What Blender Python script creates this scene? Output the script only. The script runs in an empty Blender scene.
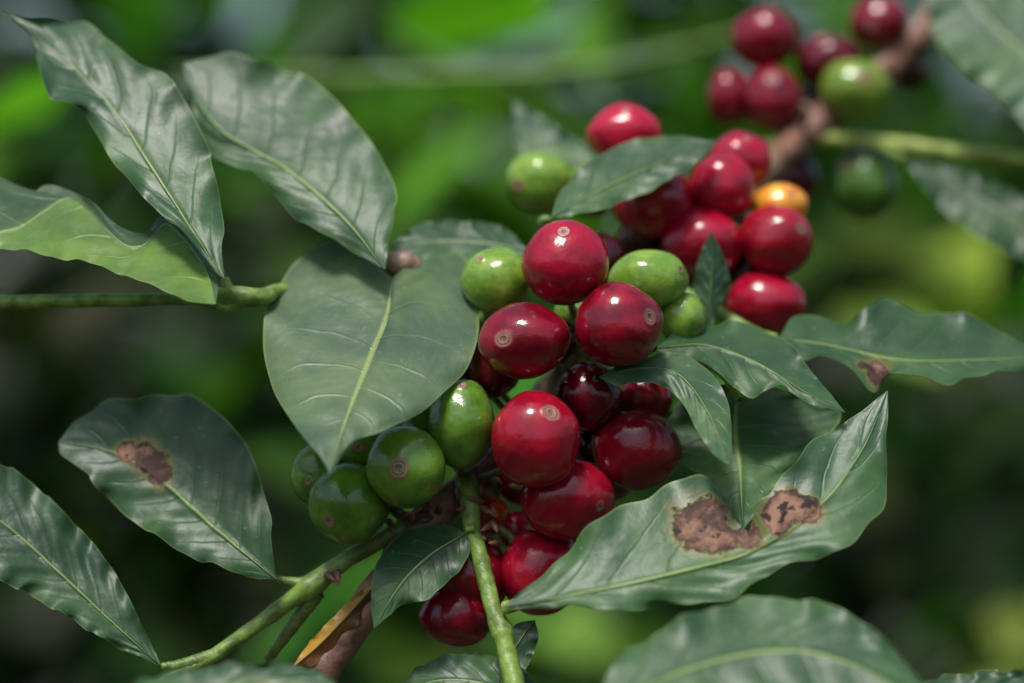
import bpy, math, random
import numpy as np
from mathutils import Vector, noise
random.seed(7); rng=np.random.default_rng(23)
S=0.175/1024      # metres per measuring unit on the focus plane
D0=0.413/S        # subject distance in the same units
H=1.25            # height of the branch above ground
CX,CY=512.0,341.5
def P(a,b,d):
    f=(D0+d)/D0
    return ((a-CX)*f*S,(D0+d)*S,H+(CY-b)*f*S)
def Pn(a,b,d):
    f=(D0+d)/D0
    return np.stack([(a-CX)*f*S,(D0+d)*S,H+(CY-b)*f*S],-1)

scene=bpy.context.scene
# ---------------------------------------------------------------- node helper
class NT:
    def __init__(s,name):
        s.m=bpy.data.materials.new(name); s.m.use_nodes=True
        s.t=s.m.node_tree; s.t.nodes.clear()
        s.out=s.n('ShaderNodeOutputMaterial')
    def n(s,typ,**k):
        nd=s.t.nodes.new(typ)
        for a,b in k.items(): setattr(nd,a,b)
        return nd
    def l(s,a,b): s.t.links.new(a,b)
    def put(s,sock,v):
        if isinstance(v,bpy.types.NodeSocket): s.l(v,sock)
        else: sock.default_value=v
    def math(s,op,a,b=0.0,c=None,clamp=False):
        nd=s.n('ShaderNodeMath',operation=op,use_clamp=clamp)
        s.put(nd.inputs[0],a); s.put(nd.inputs[1],b)
        if c is not None: s.put(nd.inputs[2],c)
        return nd.outputs[0]
    def mix(s,f,a,b,bt='MIX'):
        nd=s.n('ShaderNodeMix',data_type='RGBA',blend_type=bt)
        s.put(nd.inputs[0],f); s.put(nd.inputs[6],a); s.put(nd.inputs[7],b)
        return nd.outputs[2]
    def attr(s,name): return s.n('ShaderNodeAttribute',attribute_name=name)
    def noise(s,vec,scale,detail=3,rough=.55):
        nd=s.n('ShaderNodeTexNoise'); nd.inputs['Scale'].default_value=scale
        nd.inputs['Detail'].default_value=detail; nd.inputs['Roughness'].default_value=rough
        if vec is not None: s.l(vec,nd.inputs['Vector'])
        return nd.outputs['Fac']
    def ss(s,v,lo,hi,a=0.0,b=1.0):
        nd=s.n('ShaderNodeMapRange',interpolation_type='SMOOTHSTEP')
        s.put(nd.inputs[0],v); nd.inputs[1].default_value=lo; nd.inputs[2].default_value=hi
        nd.inputs[3].default_value=a; nd.inputs[4].default_value=b
        return nd.outputs[0]
NV=8.0; KV=1.6
def leaf_material():
    N=NT('coffee_leaf_mat')
    uv=N.n('ShaderNodeUVMap'); sep=N.n('ShaderNodeSeparateXYZ'); N.l(uv.outputs[0],sep.inputs[0])
    co=N.n('ShaderNodeTexCoord').outputs['Object']
    U=sep.outputs[0]; t=N.math('ABSOLUTE',N.math('MULTIPLY_ADD',sep.outputs[1],2.0,-1.0))
    sgn=N.math('MULTIPLY',N.math('GREATER_THAN',sep.outputs[1],0.5),0.4)
    nz=N.noise(co,120,2)
    ph=N.math('ADD',N.math('SUBTRACT',N.math('MULTIPLY',U,NV),N.math('MULTIPLY',N.math('POWER',t,1.25),KV)),sgn)
    ph=N.math('ADD',ph,N.math('MULTIPLY',nz,0.3))
    dist=N.math('ABSOLUTE',N.math('SUBTRACT',N.math('FRACT',N.math('ADD',ph,0.5)),0.5))
    vein=N.ss(dist,0.0,0.055,1.0,0.0)
    vein=N.math('MULTIPLY',vein,N.ss(t,0.35,0.95,1.0,0.0))
    midw=N.math('SUBTRACT',0.05,N.math('MULTIPLY',U,0.034))
    mid=N.ss(N.math('DIVIDE',t,midw),0.35,1.0,1.0,0.0)
    tint=N.attr('tint').outputs['Color']
    big=N.noise(co,45,6,.66); fine=N.noise(co,600,3)
    c=N.mix(N.ss(big,0.36,0.66),N.mix(1.0,tint,(0.62,0.68,0.78,1),'MULTIPLY'),N.mix(1.0,tint,(1.28,1.18,0.95,1),'MULTIPLY'))
    c=N.mix(N.math('MULTIPLY',fine,0.45),c,N.mix(1.0,c,(0.5,0.55,0.5,1),'MULTIPLY'))
    lite=N.mix(1.0,N.mix(1.0,tint,(1.4,1.4,1.3,1),'MULTIPLY'),(0.03,0.045,0.01,1),'ADD')
    c=N.mix(N.math('MULTIPLY',vein,0.26),c,lite)
    c=N.mix(N.math('MULTIPLY',mid,0.85),c,(0.28,0.38,0.11,1))
    c=N.mix(N.math('MULTIPLY',N.ss(t,0.965,0.99),0.45),c,(0.22,0.30,0.08,1))
    sp=N.ss(N.noise(co,900,1),0.72,0.77)
    c=N.mix(N.math('MULTIPLY',sp,0.35),c,(0.3,0.3,0.2,1))
    # lesions
    les=N.math('ADD',N.attr('lesion').outputs['Fac'],N.math('MULTIPLY',N.math('SUBTRACT',N.noise(co,170,6,.7),0.5),2.0))
    lm=N.ss(les,0.42,0.55); halo=N.ss(les,0.05,0.42)
    c=N.mix(N.math('MULTIPLY',halo,0.6),c,(0.20,0.17,0.03,1))
    brown=N.mix(N.ss(N.noise(co,200,5,.65),0.42,0.64),(0.065,0.024,0.016,1),(0.34,0.18,0.115,1))
    brown=N.mix(N.ss(les,0.5,0.68,0.75,0.0),brown,(0.05,0.018,0.012,1))
    brown=N.mix(N.ss(N.noise(co,330,3),0.58,0.64),brown,(0.022,0.01,0.008,1))
    c=N.mix(lm,c,brown)
    h=N.math('ADD',N.math('MULTIPLY',vein,-0.35),N.math('MULTIPLY',fine,0.14))
    h=N.math('ADD',h,N.math('MULTIPLY',mid,0.4)); h=N.math('ADD',h,N.math('MULTIPLY',lm,-0.5))
    h=N.math('ADD',h,N.math('MULTIPLY',N.noise(co,200,4),1.0))
    vo=N.n('ShaderNodeTexVoronoi',feature='SMOOTH_F1'); vo.inputs['Scale'].default_value=330; N.l(co,vo.inputs['Vector'])
    h=N.math('ADD',h,N.math('MULTIPLY',vo.outputs['Distance'],-0.35))
    bp=N.n('ShaderNodeBump'); bp.inputs['Strength'].default_value=0.45; bp.inputs['Distance'].default_value=0.0006
    N.l(h,bp.inputs['Height'])
    b=N.n('ShaderNodeBsdfPrincipled'); N.l(c,b.inputs['Base Color'])
    N.l(N.math('ADD',N.math('MULTIPLY_ADD',N.noise(co,90,4),0.26,0.30),N.math('MULTIPLY',lm,0.3)),b.inputs['Roughness'])
    b.inputs['Specular IOR Level'].default_value=0.5
    N.l(bp.outputs[0],b.inputs['Normal'])
    tr=N.n('ShaderNodeBsdfTranslucent'); N.l(N.mix(1.0,c,(1.9,2.1,0.7,1),'MULTIPLY'),tr.inputs[0])
    ms=N.n('ShaderNodeMixShader'); ms.inputs[0].default_value=0.16
    N.l(b.outputs[0],ms.inputs[1]); N.l(tr.outputs[0],ms.inputs[2]); N.l(ms.outputs[0],N.out.inputs[0])
    return N.m
def foliage_material():
    N=NT('foliage_mat')
    tint=N.attr('tint').outputs['Color']
    b=N.n('ShaderNodeBsdfPrincipled'); N.l(tint,b.inputs['Base Color']); b.inputs['Roughness'].default_value=0.45
    b.inputs['Specular IOR Level'].default_value=0.18
    tr=N.n('ShaderNodeBsdfTranslucent'); N.l(N.mix(1.0,tint,(1.8,2.2,0.5,1),'MULTIPLY'),tr.inputs[0])
    ms=N.n('ShaderNodeMixShader'); ms.inputs[0].default_value=0.3
    N.l(b.outputs[0],ms.inputs[1]); N.l(tr.outputs[0],ms.inputs[2]); N.l(ms.outputs[0],N.out.inputs[0])
    return N.m
def cherry_material():
    N=NT('cherry_skin_mat'); lc=N.attr('lc').outputs['Vector']; sr=N.attr('sr').outputs['Fac']
    tint=N.attr('tint').outputs['Color']; tint2=N.attr('tint2').outputs['Color']
    big=N.noise(lc,1.5,5,.62); fine=N.noise(lc,22,4,.6)
    c=N.mix(N.ss(big,0.36,0.64),tint,tint2)
    c=N.mix(N.math('MULTIPLY',N.ss(fine,0.5,0.75),0.3),c,N.mix(1.0,c,(0.55,0.5,0.5,1),'MULTIPLY'))
    vo=N.n('ShaderNodeTexVoronoi'); vo.inputs['Scale'].default_value=15; N.l(lc,vo.inputs['Vector'])
    spk=N.math('MULTIPLY',N.ss(vo.outputs['Distance'],0.04,0.09,1.0,0.0),0.2)
    c=N.mix(spk,c,(0.55,0.33,0.2,1))
    srn=N.math('ADD',sr,N.math('MULTIPLY',N.math('SUBTRACT',N.noise(lc,14,3),0.5),0.07))
    rp=N.n('ShaderNodeValToRGB'); e=rp.color_ramp.elements
    N.l(srn,rp.inputs[0])
    e[0].position=0; e[0].color=(0.02,0.01,0.008,1)
    e[1].position=0.04; e[1].color=(0.26,0.14,0.09,1)
    for p,col in ((0.075,(0.12,0.05,0.035,1)),(0.1,(0.45,0.27,0.20,1)),(0.13,(0.13,0.04,0.03,1)),(0.17,(0.42,0.2,0.15,1)),(0.2,(0.22,0.06,0.04,1))):
        q=e.new(p); q.color=col
    scar=N.ss(srn,0.15,0.27,0.85,0.0)
    c=N.mix(scar,c,rp.outputs[0])
    bp=N.n('ShaderNodeBump'); bp.inputs['Strength'].default_value=0.25; bp.inputs['Distance'].default_value=0.0004
    N.l(N.math('ADD',N.noise(lc,5,3),N.math('MULTIPLY',fine,0.2)),bp.inputs['Height'])
    b=N.n('ShaderNodeBsdfPrincipled'); N.l(c,b.inputs['Base Color'])
    N.l(N.math('ADD',N.math('MULTIPLY_ADD',N.noise(lc,4,4),0.16,0.04),N.math('MULTIPLY',scar,0.4)),b.inputs['Roughness'])
    b.inputs['Specular IOR Level'].default_value=0.6
    N.l(bp.outputs[0],b.inputs['Normal']); N.l(b.outputs[0],N.out.inputs[0])
    return N.m
def stem_material():
    N=NT('stem_mat'); co=N.n('ShaderNodeTexCoord').outputs['Object']; tint=N.attr('tint').outputs['Color']
    n1=N.noise(co,300,5,.65); n2=N.noise(co,1100,3)
    c=N.mix(N.ss(n1,0.35,0.65),N.mix(1.0,tint,(0.55,0.52,0.5,1),'MULTIPLY'),N.mix(1.0,tint,(1.25,1.2,1.2,1),'MULTIPLY'))
    bp=N.n('ShaderNodeBump'); bp.inputs['Strength'].default_value=0.5; bp.inputs['Distance'].default_value=0.0006
    N.l(N.math('ADD',n1,N.math('MULTIPLY',n2,0.4)),bp.inputs['Height'])
    b=N.n('ShaderNodeBsdfPrincipled'); N.l(c,b.inputs['Base Color']); b.inputs['Roughness'].default_value=0.42
    N.l(bp.outputs[0],b.inputs['Normal']); N.l(b.outputs[0],N.out.inputs[0])
    return N.m
def ground_material():
    N=NT('soil_mat'); co=N.n('ShaderNodeTexCoord').outputs['Object']
    c=N.mix(N.noise(co,3,6),(0.05,0.03,0.018,1),(0.03,0.05,0.015,1))
    b=N.n('ShaderNodeBsdfPrincipled'); N.l(c,b.inputs['Base Color']); b.inputs['Roughness'].default_value=0.95
    N.l(b.outputs[0],N.out.inputs[0]); return N.m
M_leaf=leaf_material(); M_fol=foliage_material(); M_ch=cherry_material(); M_st=stem_material(); M_gr=ground_material()

# ---------------------------------------------------------------- mesh helper
def make_mesh(name,V,F,mat,attrs,uv=None):
    me=bpy.data.meshes.new(name)
    V=np.asarray(V,dtype=np.float32); F=np.asarray(F,dtype=np.int32)
    ctr=V.mean(0); 
    me.vertices.add(len(V)); me.vertices.foreach_set('co',(V-ctr).ravel())
    k=F.shape[1]
    me.loops.add(F.size); me.loops.foreach_set('vertex_index',F.ravel())
    me.polygons.add(len(F)); me.polygons.foreach_set('loop_start',np.arange(0,F.size,k,dtype=np.int32))
    me.polygons.foreach_set('loop_total',np.full(len(F),k,dtype=np.int32))
    me.polygons.foreach_set('use_smooth',np.ones(len(F),dtype=bool))
    me.update(calc_edges=True)
    for an,(typ,arr) in attrs.items():
        a=me.attributes.new(an,typ,'POINT'); arr=np.asarray(arr,dtype=np.float32)
        a.data.foreach_set({'FLOAT':'value','FLOAT_VECTOR':'vector','FLOAT_COLOR':'color'}[typ],arr.ravel())
    if uv is not None:
        l=me.uv_layers.new(name='UVMap'); l.data.foreach_set('uv',np.asarray(uv,dtype=np.float32)[F.ravel()].ravel())
    me.validate()
    me.materials.append(mat)
    ob=bpy.data.objects.new(name,me); ob.location=ctr; scene.collection.objects.link(ob)
    return ob
def grid_faces(n,m,wrap=False):
    i=np.arange(n-1)[:,None]; j=np.arange(m if wrap else m-1)[None,:]; j2=(j+1)%m
    return np.stack([i*m+j,i*m+j2,(i+1)*m+j2,(i+1)*m+j],-1).reshape(-1,4)
def resample(pts,n):
    p=np.array(pts,dtype=float)
    q=np.vstack([2*p[0]-p[1],p,2*p[-1]-p[-2]]); out=[]
    for i in range(1,len(q)-2):
        for t in np.linspace(0,1,24,endpoint=False):
            a,b,c,d=q[i-1],q[i],q[i+1],q[i+2]
            out.append(0.5*((2*b)+(-a+c)*t+(2*a-5*b+4*c-d)*t*t+(-a+3*b-3*c+d)*t**3))
    out.append(p[-1]); out=np.array(out)
    s=np.r_[0,np.cumsum(np.linalg.norm(np.diff(out[:,:min(3,out.shape[1])],axis=0),axis=1))]; s/=s[-1]
    u=np.linspace(0,1,n)
    return np.stack([np.interp(u,s,out[:,k]) for k in range(out.shape[1])],-1)

# ---------------------------------------------------------------- leaves (base -> tip)
G1=(0.052,0.13,0.045); G2=(0.034,0.092,0.034); G3=(0.078,0.165,0.065)
def leaf(mid,L,R,d0=0,gx=0,gy=-0.6,fold=0.0,curl=0.0,arch=0.0,rip=3.0,rf=5,q=1.0,tint=G1,tintR=None,lesions=(),name='coffee_leaf',n=150,m=61,er=1.0):
    Ml=resample(mid,n); L=resample([mid[0]]+list(L)+[mid[-1]],n); R=resample([mid[0]]+list(R)+[mid[-1]],n)
    u=np.linspace(0,1,n)[:,None]; v=np.linspace(-1,1,m)[None,:]; t=np.abs(v)
    E=np.where((v<0)[...,None],L[:,None,:],R[:,None,:])
    XY=Ml[:,None,:]*(1-t)[...,None]+E*t[...,None]
    w=np.linalg.norm(E-Ml[:,None,:],axis=-1)
    cx,cy=np.mean(np.array(mid),axis=0)
    length=np.linalg.norm(np.diff(Ml,axis=0),axis=1).sum(); ls=min(1,length/260)
    q=q*ls**1.5; er=er*ls**1.5
    ph0=random.uniform(0,6.28); ph1=random.uniform(0,6.28)
    taper=np.clip(np.minimum(u,1-u)*6,0,1)
    d=d0+gx*(XY[...,0]-cx)+gy*(XY[...,1]-cy)+fold*w*t+curl*w*t*t+arch*(2*u-1)**2
    ph=u*NV-(t**1.25)*KV+np.where(v>0,0.4,0)
    irr=.65+.5*np.sin(u*9+ph1+v*2)
    d=d+taper*q*irr*np.cos(2*math.pi*ph)*np.sqrt(np.clip(t*(1-t)*4,0,1))*np.clip(1.3-t,0,1)
    # broad uneven buckling of the blade
    d=d+taper*1.5*rip*t*np.sin(u*2*math.pi*rf*.55+ph0*1.7+v*1.5)
    d=d+taper*1.5*rip*t**3*(np.sin(u*2*math.pi*rf+ph0+np.where(v>0,1.7,0))+0.6*ls*np.sin(u*2*math.pi*rf*2.3+ph0*2+np.where(v>0,.7,0)))
    XY=XY+er*(taper*t**3*0.85*rip*(np.sin(u*2*math.pi*rf*1.3+ph0+2*np.sign(v))+.5*np.sin(u*2*math.pi*rf*2.9+ph0*3)))[...,None]*np.array([0.5,0.8])
    d=d-2.0*np.exp(-(t/0.06)**2)*(1-u*0.6)
    V=Pn(XY[...,0],XY[...,1],d).reshape(-1,3)
    uvs=np.stack([np.broadcast_to(u,(n,m)),np.broadcast_to(v*0.5+0.5,(n,m))],-1).reshape(-1,2)
    tn=np.ones((n,m,4)); tn[...,:3]=tint
    if tintR is not None: 
        k=np.clip(v*6+.5,0,1)[...,None]*np.ones((n,1,1)); tn[...,:3]=np.array(tint)*(1-k)+np.array(tintR)*k
    jit=random.uniform(.88,1.12); tn[...,:3]*=jit
    les=np.zeros((n,m))-.9
    for (lx,ly,lr) in lesions:
        r=np.hypot(XY[...,0]-lx,(XY[...,1]-ly))/lr
        les=np.maximum(les,np.clip(1.2-0.75*r,-.9,1.2))
    return make_mesh(name,V,grid_faces(n,m),M_leaf,{'tint':('FLOAT_COLOR',tn),'lesion':('FLOAT',les)},uvs)

# upper left pair
leaf([(225,280),(195,235),(150,165),(110,105),(60,55),(2,10)],[(212,268),(190,240),(150,203),(115,165),(97,135),(78,108),(48,95),(38,60),(30,35)],
     [(222,250),(220,195),(205,140),(180,92),(165,72),(148,66),(112,45),(95,27),(75,18),(35,20)],d0=10,gy=-.8,gx=.1,fold=-.15,rip=5,rf=3.4,tint=G1)
leaf([(385,270),(345,220),(290,172),(215,125),(183,62)],[(365,258),(335,240),(300,222),(268,187),(250,172),(210,152),(195,120)],
     [(394,215),(390,175),(360,128),(318,85),(262,60),(215,56)],d0=80,gy=-.75,gx=-.1,fold=.12,rip=4.5,rf=3,tint=G1)
# folded leaf on the left edge
leaf([(216,304),(207,272),(192,248),(172,226),(163,224),(146,244),(128,246),(108,230),(88,208),(68,198),(44,212),(20,228),(-10,236),(-70,262)],[(217,280),(196,246),(168,215),(142,234),(120,226),(92,203),(70,190),(44,184),(22,196),(-20,165),(-70,150)],
     [(190,302),(165,290),(135,280),(100,266),(50,256),(0,248),(-60,250)],d0=-10,gy=-1.4,fold=.0,rip=2.5,rf=4,q=.5,tint=G1,tintR=(0.15,0.29,0.05),n=220)
# central leaf
leaf([(392,278),(386,318),(371,355),(353,400),(339,440),(330,474)],[(360,250),(330,242),(300,256),(275,290),(263,335),(271,385),(298,430),(320,456)],
     [(412,264),(445,252),(466,258),(478,300),(474,350),(452,388),(415,415),(385,428),(350,448)],d0=-75,gy=-1.05,gx=.05,fold=.1,curl=.12,rip=4,rf=2.5,tint=(0.12,0.205,0.098),er=.8,q=1.5)
leaf([(530,252),(490,243),(440,240),(388,246)],[(505,228),(468,221),(420,224)],[(500,262),(460,264),(425,266),(402,256)],d0=120,gy=-1.2,tint=G1)
# lower left leaf with lesion
leaf([(277,580),(212,526),(160,480),(112,452),(58,442)],[(240,574),(200,560),(150,533),(100,492),(85,470),(62,456)],
     [(273,555),(268,510),(250,450),(215,410),(170,393),(120,400),(76,420)],d0=10,gy=-.45,gx=-.1,fold=-.1,rip=4,rf=3,tint=G2,lesions=[(150,459,17),(129,453,10),(160,474,13)])
leaf([(162,667),(112,622),(62,575),(10,528),(-40,495)],[(110,643),(60,612),(20,590),(-25,560)],[(142,625),(112,568),(70,518),(20,474),(-20,460)],d0=-20,gy=-.5,gx=.2,fold=-.1,rip=3,tint=G2)
# small drooping leaf in the lower middle
leaf([(466,533),(430,555),(400,585),(374,629)],[(440,524),(402,533),(380,558),(371,592)],[(470,552),(452,578),(428,598),(398,608)],d0=-55,gy=-.8,fold=.2,rip=3,rf=2.5,tint=G1)
# dried yellow bract along the twig
leaf([(392,566),(372,588),(345,618),(318,646),(292,668)],[(384,566),(362,590),(338,612),(308,644)],[(394,582),(374,604),(350,634),(322,662)],d0=-28,gy=-.2,fold=.5,rip=1.5,q=.3,tint=(.48,.27,.03),tintR=(.2,.09,.03),name='dried_leaf',n=80,m=31)
# leaves over the middle cluster
leaf([(551,218),(600,190),(655,165),(718,141)],[(560,192),(582,168),(612,148),(660,136)],[(572,216),(612,206),(655,188),(694,164)],d0=95,gy=-1.0,fold=.2,rip=2,rf=3,tint=G1)
leaf([(709,345),(710,300),(712,265),(711,230)],[(702,315),(694,290),(699,258)],[(716,312),(729,285),(724,258)],d0=75,gy=-.2,fold=.7,rip=1,tint=G2,q=.5)
leaf([(600,170),(560,150),(530,135),(512,100)],[(580,172),(545,168),(516,150)],[(590,150),(560,128),(530,108)],d0=340,gy=-1,tint=G3,q=.5)
# leaves right of the cluster
leaf([(598,377),(640,368),(678,374),(708,412),(730,465)],[(620,366),(655,354),(692,358),(722,388),(732,430)],[(620,386),(652,382),(680,400),(698,432),(715,455)],d0=-70,gy=-1.1,gx=.1,fold=.25,rip=2.5,rf=3,tint=G3,m=51)
leaf([(655,348),(705,345),(755,362),(805,392),(846,413)],[(678,333),(735,322),(785,340),(812,372)],[(675,362),(710,366),(748,398),(775,384),(806,402)],d0=-20,gy=-1.3,gx=.1,fold=.2,rip=4,rf=3,tint=G1)
leaf([(778,338),(830,345),(900,360),(970,360),(1045,356)],[(800,316),(845,320),(865,312),(888,300),(930,312),(975,318),(1015,338)],
     [(800,358),(845,364),(872,389),(902,376),(960,381),(1005,372)],d0=60,gy=-1.4,gx=.15,fold=-.2,rip=5,rf=2.6,tint=G1,lesions=[(877,374,14),(862,366,6)])
leaf([(738,383),(735,430),(740,475),(743,530)],[(690,395),(655,428),(668,450),(700,478)],[(800,395),(842,415),(805,460),(770,495)],d0=0,gy=-.9,fold=.05,rip=3,tint=(0.055,0.14,0.04))
# big leaf lower right
leaf([(500,608),(590,592),(680,572),(755,550),(820,505),(862,450),(888,390)],
     [(540,578),(580,535),(640,497),(700,477),(724,502),(746,534),(766,496),(792,462),(842,424)],
     [(600,608),(680,606),(740,592),(800,560),(852,545),(882,505),(887,450)],d0=-110,gy=-.6,gx=-.05,fold=.05,rip=4,rf=4,tint=G1,
     lesions=[(700,522,27),(722,538,18),(779,510,20),(748,534,14),(808,512,14)],n=220,m=81)
# blurred foreground leaves at the bottom
leaf([(590,720),(680,672),(780,650),(860,668),(960,730)],[(610,670),(650,636),(705,609),(770,597),(835,607),(885,640)],[(700,740),(800,760),(900,750)],d0=-290,gy=-.8,fold=.05,tint=G1)
leaf([(860,735),(930,705),(1000,690),(1080,695)],[(900,690),(960,674),(1030,672)],[(940,740),(1020,740)],d0=-150,gy=-.8,tint=G1)
leaf([(560,740),(500,690),(440,680),(385,700)],[(530,675),(485,655),(430,660)],[(500,730),(430,720)],d0=-60,gy=-.8,tint=G3)
leaf([(90,720),(200,690),(290,680),(370,720)],[(130,684),(210,666),(310,668)],[(150,740),(300,740)],d0=-260,gy=-.8,tint=G1)
leaf([(535,620),(520,640),(505,665),(500,700)],[(515,625),(500,650)],[(538,640),(525,670)],d0=-70,gy=-.3,tint=G2,q=.5,rip=1)
# top right blurred leaves
leaf([(1090,150),(1040,70),(990,20),(930,-50)],[(1040,140),(1000,98),(960,68),(930,25)],[(1100,60),(1060,-10),(1000,-50)],d0=420,gy=-.8,tint=G3,er=.3,q=.5)
leaf([(905,160),(960,185),(1010,215),(1080,250)],[(940,162),(1000,185),(1060,215)],[(925,190),(965,228),(1030,262)],d0=400,gy=-.9,tint=G2,q=.5)

# ---------------------------------------------------------------- stems
def tube(path,name,tintf,n=90,m=14,bump=.06,seed=0):
    """path points: (a,b,d,radius)"""
    p=resample(path,n); c=Pn(p[:,0],p[:,1],p[:,2]); r=p[:,3]*S*(D0+p[:,2])/D0
    T=np.gradient(c,axis=0); T/=np.linalg.norm(T,axis=1)[:,None]
    up=np.array([0.0,1.0,0.05]); A=np.cross(T,up); A/=np.linalg.norm(A,axis=1)[:,None]; B=np.cross(T,A)
    a=np.linspace(0,2*math.pi,m,endpoint=False)
    rr=np.zeros((n,m))
    for i in range(n):
        for j in range(m):
            rr[i,j]=1+bump*2*noise.noise(Vector((math.cos(a[j])*1.2+seed,math.sin(a[j])*1.2,i*0.22)))
    V=c[:,None,:]+(r[:,None]*rr)[...,None]*(np.cos(a)[None,:,None]*A[:,None,:]+np.sin(a)[None,:,None]*B[:,None,:])
    tn=np.ones((n,m,4))
    for i in range(n): tn[i,:,:3]=tintf(i/(n-1))
    return V.reshape(-1,3),grid_faces(n,m,True),tn.reshape(-1,4)
def merge(parts,name):
    Vs=[];Fs=[];Ts=[];o=0
    for V,F,T in parts: Vs.append(V);Fs.append(F+o);Ts.append(T);o+=len(V)
    return make_mesh(name,np.vstack(Vs),np.vstack(Fs),M_st,{'tint':('FLOAT_COLOR',np.vstack(Ts))})
def lerp(cols):
    cols=[(p,np.array(c)) for p,c in cols]
    def f(u):
        return np.array([np.interp(u,[p for p,_ in cols],[c[k] for _,c in cols]) for k in range(3)])
    return f
SG=(0.19,0.31,0.055); SB=(0.26,0.13,0.09); SD=(0.12,0.065,0.045); SY=(0.36,0.48,0.10)
woody=[(285,715,-20,19),(318,668,-15,20),(352,628,-8,17),(388,572,0,15),(430,517,20,17),(455,495,35,16),(500,450,75,14),(545,395,95,14),(590,340,110,14),(650,285,150,13),(705,225,230,13),(760,175,360,12),(800,138,460,14),(855,92,500,15),(905,50,530,16),(960,-20,590,12)]
parts=[tube(woody,'w',lerp([(0,SD),(.1,SB),(.3,SB),(.5,SG),(.75,SB),(1,SB)]),n=240,m=22,bump=.14,seed=3)]
gs=lambda pts,c=SG,s=1:parts.append(tube(pts,'s',lerp([(0,c),(1,c)]),seed=s))
gs([(150,690,-20,6),(215,655,-10,7),(290,601,0,9),(306,590,2,13),(322,578,5,11),(345,561,8,9),(390,535,15,9),(432,512,25,10)],s=5)
gs([(277,580,5,4),(300,583,2,6),(318,582,4,8)])
gs([(162,667,-15,4),(185,664,-14,6),(215,655,-10,7)])
gs([(268,660,20,4),(290,630,10,6),(318,592,5,8)],(0.14,0.2,0.04))
gs([(466,480,20,12),(470,500,5,11),(472,530,-10,9),(482,565,-25,9),(494,612,-50,9),(502,632,-60,12),(506,648,-68,10),(515,690,-90,11)],s=9)
gs([(505,608,-60,7),(540,598,-80,6),(600,590,-100,4)],SY)
gs([(466,530,-20,3),(474,528,-20,5)])
gs([(-60,303,30,8),(60,301,20,7),(180,299,10,7),(230,297,5,11),(262,297,8,9),(300,292,60,7),(480,320,120,8)],s=12)
gs([(225,278,6,4),(228,290,5,7),(236,297,5,9)]); gs([(216,303,0,4),(226,308,2,5),(238,300,4,8)])
gs([(383,268,60,5),(392,276,65,8),(420,330,90,6)])
gs([(382,262,62,5),(398,263,58,13),(412,268,62,11),(425,290,90,6)],(0.42,0.28,0.2))
gs([(710,345,75,4),(708,320,78,5),(700,370,90,5)]); 
gs([(598,377,-40,3),(590,385,10,4),(570,400,80,5)]); gs([(655,348,-5,3),(640,352,30,5),(600,350,90,5)])
gs([(778,338,60,4),(750,330,90,6),(680,290,140,6)]); gs([(740,400,20,4),(720,372,50,5),(680,350,120,5)],SY)
gs([(551,218,110,3),(545,228,115,5),(600,290,150,5)]); gs([(718,160,440,6),(800,140,470,8),(880,143,470,8),(950,152,460,8),(1060,165,450,8)],SY,4)
gs([(905,160,420,4),(880,145,465,6)])
for k in range(30):
    a=random.choice([(440,508,10),(470,492,15),(485,505,5),(405,515,8),(500,540,0),(325,575,0),(480,530,0),(700,235,170),(810,130,450)])
    x=a[0]+random.uniform(-16,14); y=a[1]+random.uniform(-10,10); an=random.uniform(0,6.28); l=random.uniform(8,18)
    parts.append(tube([(x,y,a[2]-5,4),(x+l*.5*math.cos(an),y+l*.5*math.sin(an),a[2]-14,3),(x+l*math.cos(an),y+l*math.sin(an),a[2]-18,.6)],'b',lerp([(0,SD),(1,(0.28,0.14,0.08))]),n=12,m=7))

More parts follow.
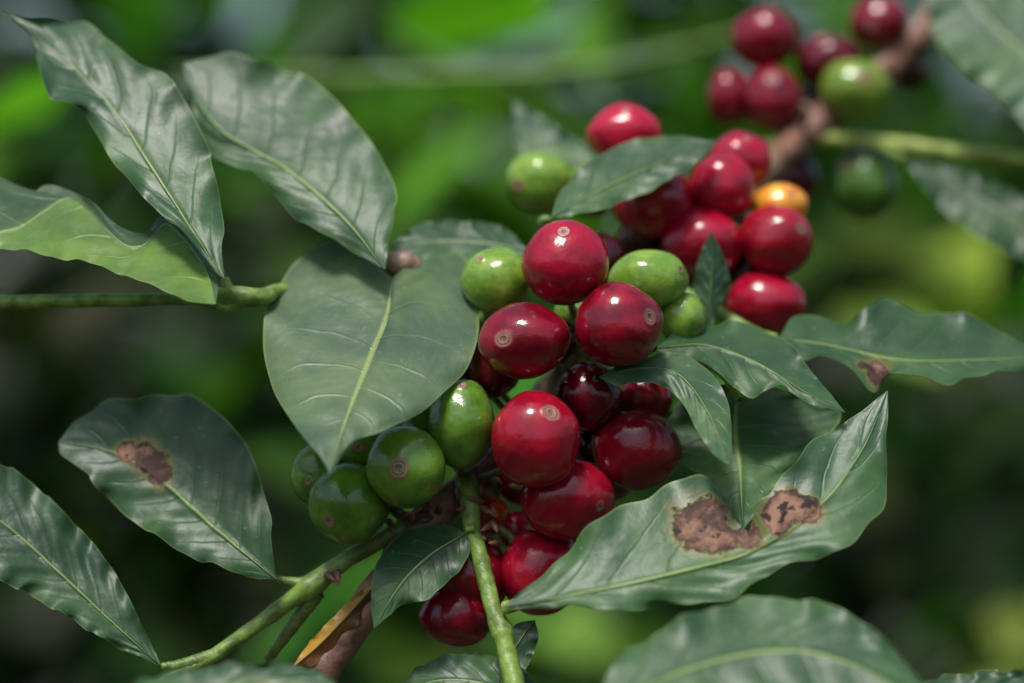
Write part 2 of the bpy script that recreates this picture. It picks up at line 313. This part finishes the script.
# ---------------------------------------------------------------- cherries
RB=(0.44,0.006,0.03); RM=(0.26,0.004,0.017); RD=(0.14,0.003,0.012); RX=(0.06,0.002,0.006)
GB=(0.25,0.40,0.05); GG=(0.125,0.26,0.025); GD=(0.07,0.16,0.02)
wp=resample(woody,200); wc=Pn(wp[:,0],wp[:,1],wp[:,2])
def cherry(x,y,rx,ry,d,col,tip=None,scar=1.0,ripe=True,name=None):
    n,m=56,64
    a=np.r_[np.linspace(0,.42,22,endpoint=False),np.linspace(.42,math.pi,n-22)]; b=np.linspace(0,2*math.pi,m,endpoint=False)
    A,Bb=np.meshgrid(a,b,indexing='ij')
    U=np.stack([np.sin(A)*np.cos(Bb),np.sin(A)*np.sin(Bb),np.cos(A)],-1)
    s=np.sin(A); sr=np.where(A<math.pi/2,s,1.0)/scar
    r=np.ones_like(A)+.012*np.exp(-((sr-.19)/.05)**2)-.022*np.exp(-(sr/.07)**2)+.010*np.exp(-((sr-.1)/.02)**2)-.02*np.exp(-(np.clip(A,0,9)/.55)**2)
    r-=.06*np.exp(-((math.pi-A)/.3)**2)
    off=Vector((random.uniform(0,90),random.uniform(0,90),0))
    nz=np.array([noise.noise(Vector(p)*1.3+off) for p in U.reshape(-1,3)]).reshape(n,m)
    r+=.07*nz
    r+=.01*np.cos(2*Bb)*np.sin(A)
    if tip is None: tx,ty=random.uniform(-.8,.8),random.uniform(-.5,.8)
    else: tx,ty=(tip[0]-x)/rx,(y-tip[1])/ry
    k=tx*tx+ty*ty
    if k>.95: tx*=.95/math.sqrt(k);ty*=.95/math.sqrt(k);k=tx*tx+ty*ty
    ax=Vector((tx,-math.sqrt(max(1-k,0.02)),ty)).normalized()
    R=np.array(ax.to_track_quat('Z','Y').to_matrix())
    W=(U*r[...,None])@R.T
    f=(D0+d)/D0*S
    c=np.array(P(x,y,d)); W=W*np.array([rx,(rx+ry)/2,ry])*f+c
    if isinstance(col[0],tuple): c1,c2=col
    else: c1,c2=col,tuple(v*.6 for v in col)
    one=np.ones((n*m,1))
    t1=np.hstack([one*np.array(c1),one]); t2=np.hstack([one*np.array(c2),one])
    lc=U.reshape(-1,3)+np.array([random.uniform(0,50)]*3)
    nm=name or ('ripe_coffee_cherry' if ripe else 'unripe_coffee_cherry')
    make_mesh(nm,W.reshape(-1,3),grid_faces(n,m,True)[:,::-1],M_ch,{'tint':('FLOAT_COLOR',t1),'tint2':('FLOAT_COLOR',t2),'lc':('FLOAT_VECTOR',lc),'sr':('FLOAT',sr)})
    back=c-np.array(ax)*rx*f*.93
    j=np.argmin(np.linalg.norm(wc-back,axis=1)); e=wc[j]
    def inv(p):
        dd=p[1]/S-D0; ff=(D0+dd)/D0*S
        return (p[0]/ff+CX, CY-(p[2]-H)/ff, dd)
    A0=inv(back); C0=inv(e); B0=inv((back+e)/2-np.array(ax)*.0008)
    parts.append(tube([A0+(5,),B0+(3.5,),C0+(4,)],'p',lerp([(0,SG),(1,SB)]),n=10,m=8))
C=cherry
C(566,263,42.5,43.5,-15,(RB,RM),(563,232),.7)
C(524,341,46,38,-40,((.26,.004,.016),RD),(503,339),1.1)
C(619,325,44,43,-45,((.32,.005,.02),RD),(650,317),1.0)
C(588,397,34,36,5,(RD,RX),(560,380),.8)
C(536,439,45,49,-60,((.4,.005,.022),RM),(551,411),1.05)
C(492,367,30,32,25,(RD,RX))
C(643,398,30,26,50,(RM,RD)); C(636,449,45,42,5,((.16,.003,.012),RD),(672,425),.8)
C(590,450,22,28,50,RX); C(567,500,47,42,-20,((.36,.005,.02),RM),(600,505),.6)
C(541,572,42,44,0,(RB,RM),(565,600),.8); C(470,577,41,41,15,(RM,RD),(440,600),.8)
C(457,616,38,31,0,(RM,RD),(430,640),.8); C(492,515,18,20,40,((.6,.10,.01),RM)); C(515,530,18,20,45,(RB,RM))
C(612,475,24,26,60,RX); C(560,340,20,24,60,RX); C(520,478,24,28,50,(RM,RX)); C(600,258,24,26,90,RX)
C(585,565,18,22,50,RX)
def Gc(*a,**k): cherry(*a,ripe=False,**k)
Gc(462,424,33,45,-30,(GG,GD),(462,384),.7); Gc(406,467,40,42,-50,((.145,.28,.028),(.10,.21,.022)),(400,466),1.2)
Gc(349,503,41,42,-20,(GG,GD),(330,520),.8); Gc(318,474,27,31,10,(GG,GD),(310,480),.7)
Gc(366,447,34,28,20,(GG,GD)); Gc(497,281,36,34,35,(GB,GG),(480,260),.6); Gc(649,280,40,31,30,(GB,GG),(680,270),.6)
Gc(682,318,24,27,40,(GB,GG)); Gc(452,372,20,26,30,(GB,GG)); Gc(440,405,22,24,40,GD)
Gc(575,315,22,20,70,(GB,GG)); Gc(425,430,24,24,30,GD)
Gc(540,182,34,32,230,(GB,GG)); Gc(590,190,30,28,240,GG)
# middle cluster
C(625,134,37,30,210,((.55,.012,.04),RB),(625,112),.6); C(655,202,42,37,180,(RB,RM),(640,230),.7)
C(722,187,33,34,180,(RB,RM),(750,195),.6); C(740,160,32,29,220,(RB,RM),(745,140),.6)
C(703,244,40,36,165,(RB,RM),(690,270),.6); C(776,240,36,36,160,((.40,.01,.02),RM),(798,230),.9)
C(765,303,41,32,160,(RB,RM),(800,300),.6); C(780,205,29,22,205,((.8,.42,.04),(.68,.18,.02)),(790,195),.6)
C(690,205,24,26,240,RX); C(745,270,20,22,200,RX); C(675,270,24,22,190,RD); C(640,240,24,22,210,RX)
# far cluster
C(765,38,33,31,500,(RM,RD),(770,10)); C(729,97,22,30,500,(RM,RD)); C(773,99,29,33,470,(RM,RD),(770,80)); C(828,62,34,30,510,(RD,RX))
C(880,22,29,27,520,(RM,RD)); Gc(855,89,36,31,470,((.2,.28,.03),GG),(860,80)); Gc(865,186,33,36,500,(GD,GD)); C(795,180,24,26,530,(RD,RX))
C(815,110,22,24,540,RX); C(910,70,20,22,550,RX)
merge(parts,'coffee_branch')

# ---------------------------------------------------------------- surrounding foliage
def foliage(name,pos,tint,length,spread=1.0,lowel=-.35):
    k=len(pos); nu,nv=7,3
    th=rng.uniform(0,2*math.pi,k); el=rng.normal(lowel,0.45*spread,k)
    T=np.stack([np.cos(th)*np.cos(el),np.sin(th)*np.cos(el),np.sin(el)],-1)
    up=np.stack([rng.normal(0,.45*spread,k),rng.normal(-.3,.45*spread,k),np.ones(k)],-1)
    B=np.cross(T,up); B/=np.linalg.norm(B,axis=1)[:,None]; Nn=np.cross(B,T)
    Ln=length*rng.uniform(.7,1.3,k); Wd=Ln*rng.uniform(.18,.27,k)
    u=np.linspace(0,1,nu); v=np.linspace(-1,1,nv)
    w=np.sin(math.pi*np.clip(u,0,1)**.85)**.8; w[0]=.04; w[-1]=.0
    droop=rng.uniform(.05,.35,k); fold=rng.uniform(-.1,.35,k)
    V=(pos[:,None,None,:]+T[:,None,None,:]*(u[None,:,None,None]*Ln[:,None,None,None])
       +B[:,None,None,:]*(v[None,None,:,None]*w[None,:,None,None]*Wd[:,None,None,None])
       +Nn[:,None,None,:]*((-droop[:,None,None]*u[None,:,None]**2*Ln[:,None,None]+fold[:,None,None]*np.abs(v)[None,None,:]*w[None,:,None]*Wd[:,None,None]
         +.06*Wd[:,None,None]*np.sin(u[None,:,None]*11+v[None,None,:]*2))[...,None]))
    gf=grid_faces(nu,nv); F=(gf[None]+ (np.arange(k)*nu*nv)[:,None,None]).reshape(-1,4)
    tn=np.ones((k,nu*nv,4)); tn[...,:3]=tint[:,None,:]
    return make_mesh(name,V.reshape(-1,3),F,M_fol,{'tint':('FLOAT_COLOR',tn)})
def tints(k,base=(0.03,0.085,0.015),var=.5):
    b=np.array(base)[None]*np.exp(rng.normal(0,var,k))[:,None]
    b[:,0]*=rng.uniform(.7,1.6,k); return np.clip(b,0,.5)
k=1500
Y=rng.uniform(.8,1.6,k); X=rng.uniform(-1,1,k)*(.27*Y+.12); Z=H+rng.uniform(-1,1,k)*(.19*Y+.06)
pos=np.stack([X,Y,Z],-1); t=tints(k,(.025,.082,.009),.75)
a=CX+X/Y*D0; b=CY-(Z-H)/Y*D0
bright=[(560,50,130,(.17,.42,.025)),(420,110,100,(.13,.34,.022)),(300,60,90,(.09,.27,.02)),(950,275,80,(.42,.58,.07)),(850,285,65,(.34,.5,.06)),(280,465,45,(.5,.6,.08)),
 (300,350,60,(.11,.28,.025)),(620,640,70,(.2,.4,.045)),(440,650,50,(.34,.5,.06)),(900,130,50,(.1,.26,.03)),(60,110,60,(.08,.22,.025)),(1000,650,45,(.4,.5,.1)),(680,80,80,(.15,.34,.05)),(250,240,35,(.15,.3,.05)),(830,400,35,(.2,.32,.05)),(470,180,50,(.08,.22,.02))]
for (bx,by,br,c) in bright:  # young yellow-green leaves and lit clumps, painted into leaf tint by view region
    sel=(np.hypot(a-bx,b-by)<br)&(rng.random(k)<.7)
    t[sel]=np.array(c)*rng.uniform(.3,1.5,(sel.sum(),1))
for (bx,by,br) in [(100,600,240),(80,350,170),(960,480,130),(60,30,80),(850,600,110),(250,130,60)]:  # dark zones of the view: shade painted into the leaf tint
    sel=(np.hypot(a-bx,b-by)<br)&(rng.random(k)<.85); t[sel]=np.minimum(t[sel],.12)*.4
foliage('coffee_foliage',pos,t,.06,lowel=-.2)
k=2600
Y=rng.uniform(2.2,2.9,k); pos=np.stack([rng.uniform(-1.8,1.8,k),Y,rng.uniform(0.2,2.1,k)],-1)
foliage('coffee_bush_row',pos,tints(k,(.012,.042,.007),.6),.19)
k=1000
pos=np.stack([rng.uniform(-2.0,2.0,k),rng.uniform(-2.0,-1.4,k),rng.uniform(.3,1.7,k)],-1)
foliage('coffee_bush_row',pos,tints(k,(.05,.12,.02)),.22)  # unseen row behind the camera, added to cut horizon light and darken reflections
k=700
sd=np.where(rng.random(k)<.5,-1,1); pos=np.stack([sd*rng.uniform(1.5,2.1,k),rng.uniform(-1.4,2.2,k),rng.uniform(.3,1.7,k)],-1)
foliage('coffee_bush_row',pos,tints(k,(.05,.12,.02)),.22)  # unseen hedges on both sides, added to hold back low sky light
parts=[]
gs([(180,78,1700,6),(420,76,1500,7),(600,66,1400,6),(740,35,1300,5)],(.16,.30,.05),2)
gs([(350,-30,1800,7),(400,40,1900,7),(520,90,2000,7)],(.14,.28,.05),2)
merge(parts,'coffee_shoot')

# ---------------------------------------------------------------- ground
gn=80; gx=np.linspace(-1,1,gn); gx=np.sign(gx)*np.abs(gx)**3*400
GX,GY=np.meshgrid(gx,gx,indexing='ij'); GZ=.03*np.sin(GX*2.1)*np.cos(GY*1.7)*np.exp(-(GX**2+GY**2)/400)
make_mesh('ground',np.stack([GX,GY,GZ],-1).reshape(-1,3),grid_faces(gn,gn)[:,::-1],M_gr,{})

# ---------------------------------------------------------------- light, sky, camera
sv=Vector((-.16,-.38,.91)).normalized()
w=bpy.data.worlds.new('World'); scene.world=w; w.use_nodes=True
nt=w.node_tree; bg=nt.nodes['Background']; sk=nt.nodes.new('ShaderNodeTexSky'); sk.sky_type='NISHITA'; sk.sun_disc=False
sk.sun_elevation=math.asin(sv.z); sk.sun_rotation=math.atan2(sv.x,sv.y); sk.dust_density=3
nt.links.new(sk.outputs[0],bg.inputs[0]); bg.inputs[1].default_value=.145
sl=bpy.data.lights.new('sun','SUN'); sl.energy=3.0; sl.angle=math.radians(13); sl.color=(1,.97,.94)
so=bpy.data.objects.new('sun',sl); so.rotation_euler=sv.to_track_quat('Z','Y').to_euler(); so.location=(0,0,5); scene.collection.objects.link(so)
cam=bpy.data.cameras.new('camera'); co=bpy.data.objects.new('camera',cam); scene.collection.objects.link(co)
co.location=(0,0,H); co.rotation_euler=(math.radians(90),0,0)
cam.sensor_width=36; cam.lens=36*.413/.175; cam.clip_start=.01; cam.clip_end=2000
cam.dof.use_dof=True; cam.dof.focus_distance=(D0-50)*S; cam.dof.aperture_fstop=5.6
scene.camera=co
scene.view_settings.view_transform='Standard'; scene.view_settings.look='None'; scene.view_settings.exposure=0
